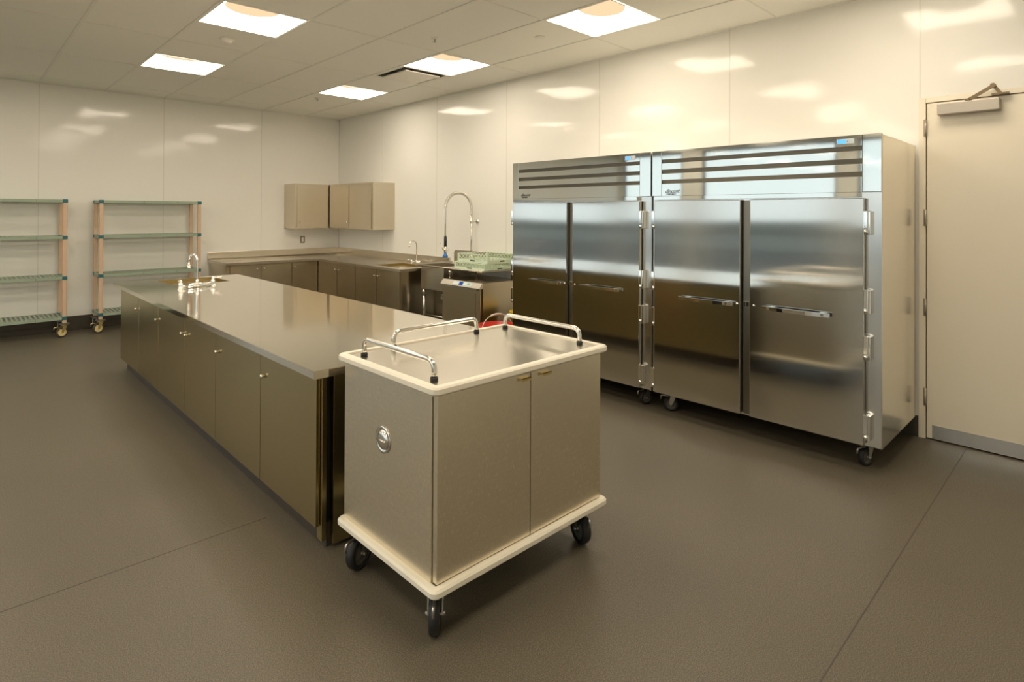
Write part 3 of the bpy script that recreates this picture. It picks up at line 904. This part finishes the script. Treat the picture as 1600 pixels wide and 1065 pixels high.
# pre-rinse spray
t = thing('spray_faucet', (4.93, 5.87, TZ - .012), 'tall spring hose rinse faucet rising above the dish table', 'faucet')
X, Y = 4.93, 5.87
b = MB().cyl((X, Y, TZ - .011), (X, Y, 1.585), .0105, seg=14); b.lathe([(0, 0), (.032, 0), (.03, .03), (.02, .05), (.014, .06)], (X, Y, TZ - .011), seg=20)
b.tube([(X, Y, 1.482), (XR - .004, Y, 1.482)], .007, 10); b.lathe([(0, 0), (.032, 0), (.032, .006), (.012, .012)], (XR - .002, Y, 1.482), (-1, 0, 0), 20)
b.cyl((X - .018, Y, 1.482), (X + .018, Y, 1.482), .017, seg=14)
build(b, 'riser', M_satin, t)
# hose arch in the plane y = Y
hp = []
A = Vector((X, Y, 1.585)); B = Vector((4.50, Y - .01, 1.60))
xm, hw = (A.x + B.x) / 2, (A.x - B.x) / 2
hp.append(Vector((X, Y, 1.585))); hp.append(Vector((X - .002, Y, 1.66)))
for k in range(1, 20):
    a = PI * k / 20
    hp.append(Vector((xm + hw * math.cos(a) * .99, Y, 1.66 + .20 * math.sin(a) + .0)))
hp.append(Vector((4.502, Y, 1.66))); hp.append(Vector((4.50, Y, 1.50))); hp.append(Vector((4.50, Y, 1.24)))
build(MB().tube(hp, .0105, 12), 'hose', M_satin, t)
sp = []
# spring wound round the arch
def path_at(pl, s):
    L = [0]
    for a, b_ in zip(pl, pl[1:]): L.append(L[-1] + (b_ - a).length)
    s *= L[-1]
    for i in range(len(pl) - 1):
        if s <= L[i + 1] + 1e-9:
            f = (s - L[i]) / max(L[i + 1] - L[i], 1e-9); return pl[i].lerp(pl[i + 1], f), (pl[i + 1] - pl[i]).normalized()
    return pl[-1], (pl[-1] - pl[-2]).normalized()
arch = hp[:22]
turns = 44; nn = turns * 10
for k in range(nn + 1):
    p, tg = path_at(arch, k / nn)
    u = Vector((0, 1, 0)); v = tg.cross(u).normalized(); a = 2 * PI * turns * k / nn
    sp.append(p + (u * math.cos(a) + v * math.sin(a)) * .0195)
build(MB().tube(sp, .0034, 6), 'spring', M_satin, t)
b = MB().cyl((4.50, Y, 1.17), (4.50, Y, 1.30), .018, seg=14)
build(b, 'grip', M_black, t)
b = MB().cyl((4.50, Y, 1.09), (4.50, Y, 1.17), .016, .02, seg=14); b.tube([(4.50, Y, 1.12), (4.46, Y, 1.14), (4.455, Y + .05, 1.24)], .006, 8)
b.tube([(4.50, Y, 1.13), (4.53, Y - .03, 1.135)], .010, 8)
build(b, 'squeeze_valve', M_satin, t)
build(MB().lathe([(.014, .055), (.022, .035), (.034, .02), (.034, .012), (.030, 0), (0, 0)], (4.50, Y, 1.035), seg=20), 'spray_head', M_blue, t)['label'] = 'blue spray nozzle'

# dish racks
def rack(x0, y0, z0, sx, sy, sz, label):
    t = thing('dish_rack', (x0 + sx / 2, y0 + sy / 2, z0), label, 'dish rack', 'mint green dish racks')
    b = MB(); x1, y1, z1 = x0 + sx, y0 + sy, z0 + sz
    th = .006; zb, zt_ = z0 + sz * .34, z1 - .009
    for (p, q) in [((x0, y0), (x1, y0)), ((x1, y0), (x1, y1)), ((x1, y1), (x0, y1)), ((x0, y1), (x0, y0))]:
        p, q = Vector((*p, 0)), Vector((*q, 0)); d_ = (q - p); L = d_.length; d_.normalize()
        lo = [min(p[i], q[i]) - (th / 2 if abs(d_[i]) < .5 else 0) for i in (0, 1)]; hi = [max(p[i], q[i]) + (th / 2 if abs(d_[i]) < .5 else 0) for i in (0, 1)]
        b.box(lo[0], hi[0], lo[1], hi[1], z0, zb); b.box(lo[0] - .002, hi[0] + .002, lo[1] - .002, hi[1] + .002, zt_, z1, .002)
        n = 9
        for k in range(n):
            for s in (0, 1):
                a = p + d_ * (L * (k + s) / n); c_ = p + d_ * (L * (k + 1 - s) / n)
                b.tube([a + Vector((0, 0, zb)), c_ + Vector((0, 0, zt_))], .0034, 4)
        cq = p
        b.box(cq.x - .010, cq.x + .010, cq.y - .010, cq.y + .010, z0, z1 - .001, .003)
    for k in range(1, 9):
        b.box(x0 + sx * k / 9 - .003, x0 + sx * k / 9 + .003, y0, y1, z0 + .006, z0 + .014); b.box(x0, x1, y0 + sy * k / 9 - .003, y0 + sy * k / 9 + .003, z0 + .006, z0 + .014)
    build(b, 'basket', M_mint, t)
    hs = MB()
    hs.box(x0 - .0045, x0 - .003, y0 + sy * .42, y0 + sy * .58, z0 + sz * .14, z0 + sz * .30); hs.box(x0 + sx * .42, x0 + sx * .58, y0 - .0045, y0 - .003, z0 + sz * .14, z0 + sz * .30)
    build(hs, 'hand_slot', M_gasket, t)
rack(4.515, 5.135, TZ - .0115, .49, .55, .085, 'lower mint green dish rack resting on the dish table')
rack(4.535, 5.105, TZ + .075, .47, .54, .105, 'upper mint green dish rack stacked on the other rack')

# ================================================================ UNDERCOUNTER DISHWASHER
t = thing('dishwasher', (4.64, 5.30, 0), 'undercounter steel dishwasher with slanted control panel under the dish table', 'dishwasher')
wx0, wx1, wy0, wy1, wz = 4.325, 4.945, 4.945, 5.665, .80
build(MB().box(wx0, wx1, wy0, wy1, .10, wz, .002), 'body', M_side2, t)
b = MB()
b.prism([(wx0 - .0005, .745), (wx0 - .0005, wz), (wx0 - .012, wz), (wx0 - .052, .748), (wx0 - .052, .742)], wy0, wy1, 'y')
cp = build(b, 'control_panel', M_panel, t)
def slant(u0, u1, v0, v1, lift, name, m, par):
    """rectangle on the slanted face, u along y from the near end, v up the slope 0..1"""
    p0 = Vector((wx0 - .052, 0, .748)); p1 = Vector((wx0 - .012, 0, wz)); e = p1 - p0; nrm = Vector((-e.z, 0, e.x)).normalized() * lift
    b = MB(); q = [p0 + e * v for v in (v0, v1)]
    A = [b.bm.verts.new((q[i].x + s * nrm.x, y, q[i].z + s * nrm.z)) for s in (.1, 1) for (i, y) in ((0, u0), (1, u0), (1, u1), (0, u1))]
    for f in [(0, 1, 2, 3), (4, 5, 6, 7), (0, 1, 5, 4), (1, 2, 6, 5), (2, 3, 7, 6), (3, 0, 4, 7)]: b.bm.faces.new([A[i] for i in f])
    return build(b, name, m, par)
ds = slant(wy0 + .17, wy0 + .50, .2, .85, .0015, 'control_label', M_display, cp)
slant(wy0 + .315, wy0 + .385, .2, .85, .0025, 'screen', M_screen, cp)
slant(wy0 + .19, wy0 + .24, .3, .75, .0025, 'start_button', M_green, cp)
b = MB(); b.box(wx0 - .030, wx0 - .001, wy0 + .012, wy1 - .012, .16, .736, .004)
dd = build(b, 'washer_door', M_side2, t)
b = MB(); b.box(wx0 - .052, wx0 - .031, wy0 + .05, wy1 - .05, .715, .733, .003)
build(b, 'door_handle', M_frame, dd)
build(MB().box(wx0 - .034, wx0 - .0305, wy0 + .09, wy1 - .09, .22, .69, .0015), 'door_panel', M_side2, dd)
build(MB().box(wx0 - .004, wx0 + .004, wy0 - .0015, wy0 - .0002, .12, .74), 'side_seam', M_dark, t)
for (x, y) in [(wx0 + .05, wy0 + .05), (wx1 - .05, wy0 + .05), (wx0 + .05, wy1 - .05), (wx1 - .05, wy1 - .05)]:
    build(MB().cyl((x, y, .0005), (x, y, .0995), .02, seg=12), 'foot', M_zinc, t)

# ================================================================ BUCKETS
def bucket(x, y, r, h, m, label, bail=None):
    t = thing('bucket', (x, y, 0), label, 'bucket')
    build(MB().lathe([(0, .0005), (r * .78, .0005), (r * .98, h - .02), (r * 1.05, h - .02), (r * 1.05, h), (r * .94, h), (r * .75, .006), (0, .006)], (x, y, 0), seg=36), 'pail', m, t)
    if bail:
        A, B, Z = bail
        pts = []
        for k in range(17):
            a = PI * k / 16
            pts.append(Vector((x - math.cos(a) * A, y + B * math.sin(a), h - .03 + Z * math.sin(a))))
        hb = build(MB().tube(pts, .0045, 8), 'handle', M_white, t)
        build(MB().tube(pts[6:11], .011, 10), 'grip', M_white, hb)
    return t
bucket(4.235, 4.60, .205, .40, M_red, 'red plastic bucket with white handle behind the cart', (.215, .02, .14))
bucket(4.66, 4.60, .17, .50, M_yellow, 'yellow bucket in the gap beside the farther refrigerator')

# ================================================================ SHELVING
def shelving(x0, x1, label):
    y0, y1 = 9.24, 9.69
    t = thing('shelving_unit', ((x0 + x1) / 2, (y0 + y1) / 2, 0), label, 'shelving unit', 'green plastic shelving units on casters')
    pw = .050
    for x in (x0 + pw / 2, x1 - pw / 2):
        for y in (y0 + pw / 2, y1 - pw / 2):
            b = MB().box(x - pw / 2 + .003, x + pw / 2 - .003, y - pw / 2 + .003, y + pw / 2 - .003, .175, 1.745, .008)
            build(b, 'post', M_post, t)
    for z in (1.735, 1.27, .757, .245):
        b = MB()
        za, zb = z - .026, z + .012
        a0, a1, c0, c1 = x0 + .004, x1 - .004, y0 + .002, y1 - .002
        b.box(x0 + pw, x1 - pw, c0, c0 + .022, za, zb, .002); b.box(x0 + pw, x1 - pw, c1 - .022, c1, za, zb, .002)
        b.box(a0, a0 + .022, y0 + pw, y1 - pw, za, zb, .002); b.box(a1 - .022, a1, y0 + pw, y1 - pw, za, zb, .002)
        n = int((a1 - a0) / .047)
        for k in range(1, n):
            x = a0 + .02 + (a1 - a0 - .04) * k / n
            lo, hi = c0 + .022, c1 - .022
            if x < x0 + pw + .006 or x > x1 - pw - .006: lo, hi = y0 + pw, y1 - pw
            b.box(x - .011, x + .011, lo, hi, zb - .006, zb - .002)
        for k in range(1, 4):
            y = c0 + (c1 - c0) * k / 4
            b.box(a0 + .022, a1 - .022, y - .009, y + .009, zb - .0055, zb - .0025)
        sh = build(b, 'shelf', M_sage, t)
        b = MB()
        for s in (1, 2):
            xs_ = x0 + (x1 - x0) * (s / 3 + .08)
            b.box(xs_ - .0015, xs_ + .0015, c0 - .0008, c0 + .001, za + .002, zb)
        build(b, 'joint', M_gasket, sh)
        for x in (x0 + pw / 2, x1 - pw / 2):
            for y in (y0 + pw / 2, y1 - pw / 2):
                build(MB().box(x - pw / 2 - .002, x + pw / 2 + .002, y - pw / 2 - .002, y + pw / 2 + .002, z - .030, z + .016, .006), 'corner_block', M_teal, sh)
    for x in (x0 + pw / 2, x1 - pw / 2):
        for y, back in ((y0 + pw / 2, 0), (y1 - pw / 2, 1)):
            b = MB().lathe([(0, 0), (.055, 0), (.06, .008), (.055, .014), (0, .014)], (x, y, .160), seg=28)
            build(b, 'donut_bumper', M_gasket, t)
            caster(t, x, y, .160, .066, .030, math.radians(195 if not back else 260), m_tyre=M_coved if not back else M_black, m_core=M_cream if not back else M_black,
                   m_fork=M_brass if not back else M_zinc, off=.025, brake=not back)
    return t
s1 = shelving(1.395, 2.625, 'green shelving unit between the other shelf and the steel counter')
copy_tree(s1, move=(-1.56, 0, 0), label='leftmost green shelving unit, cut off by the left edge')
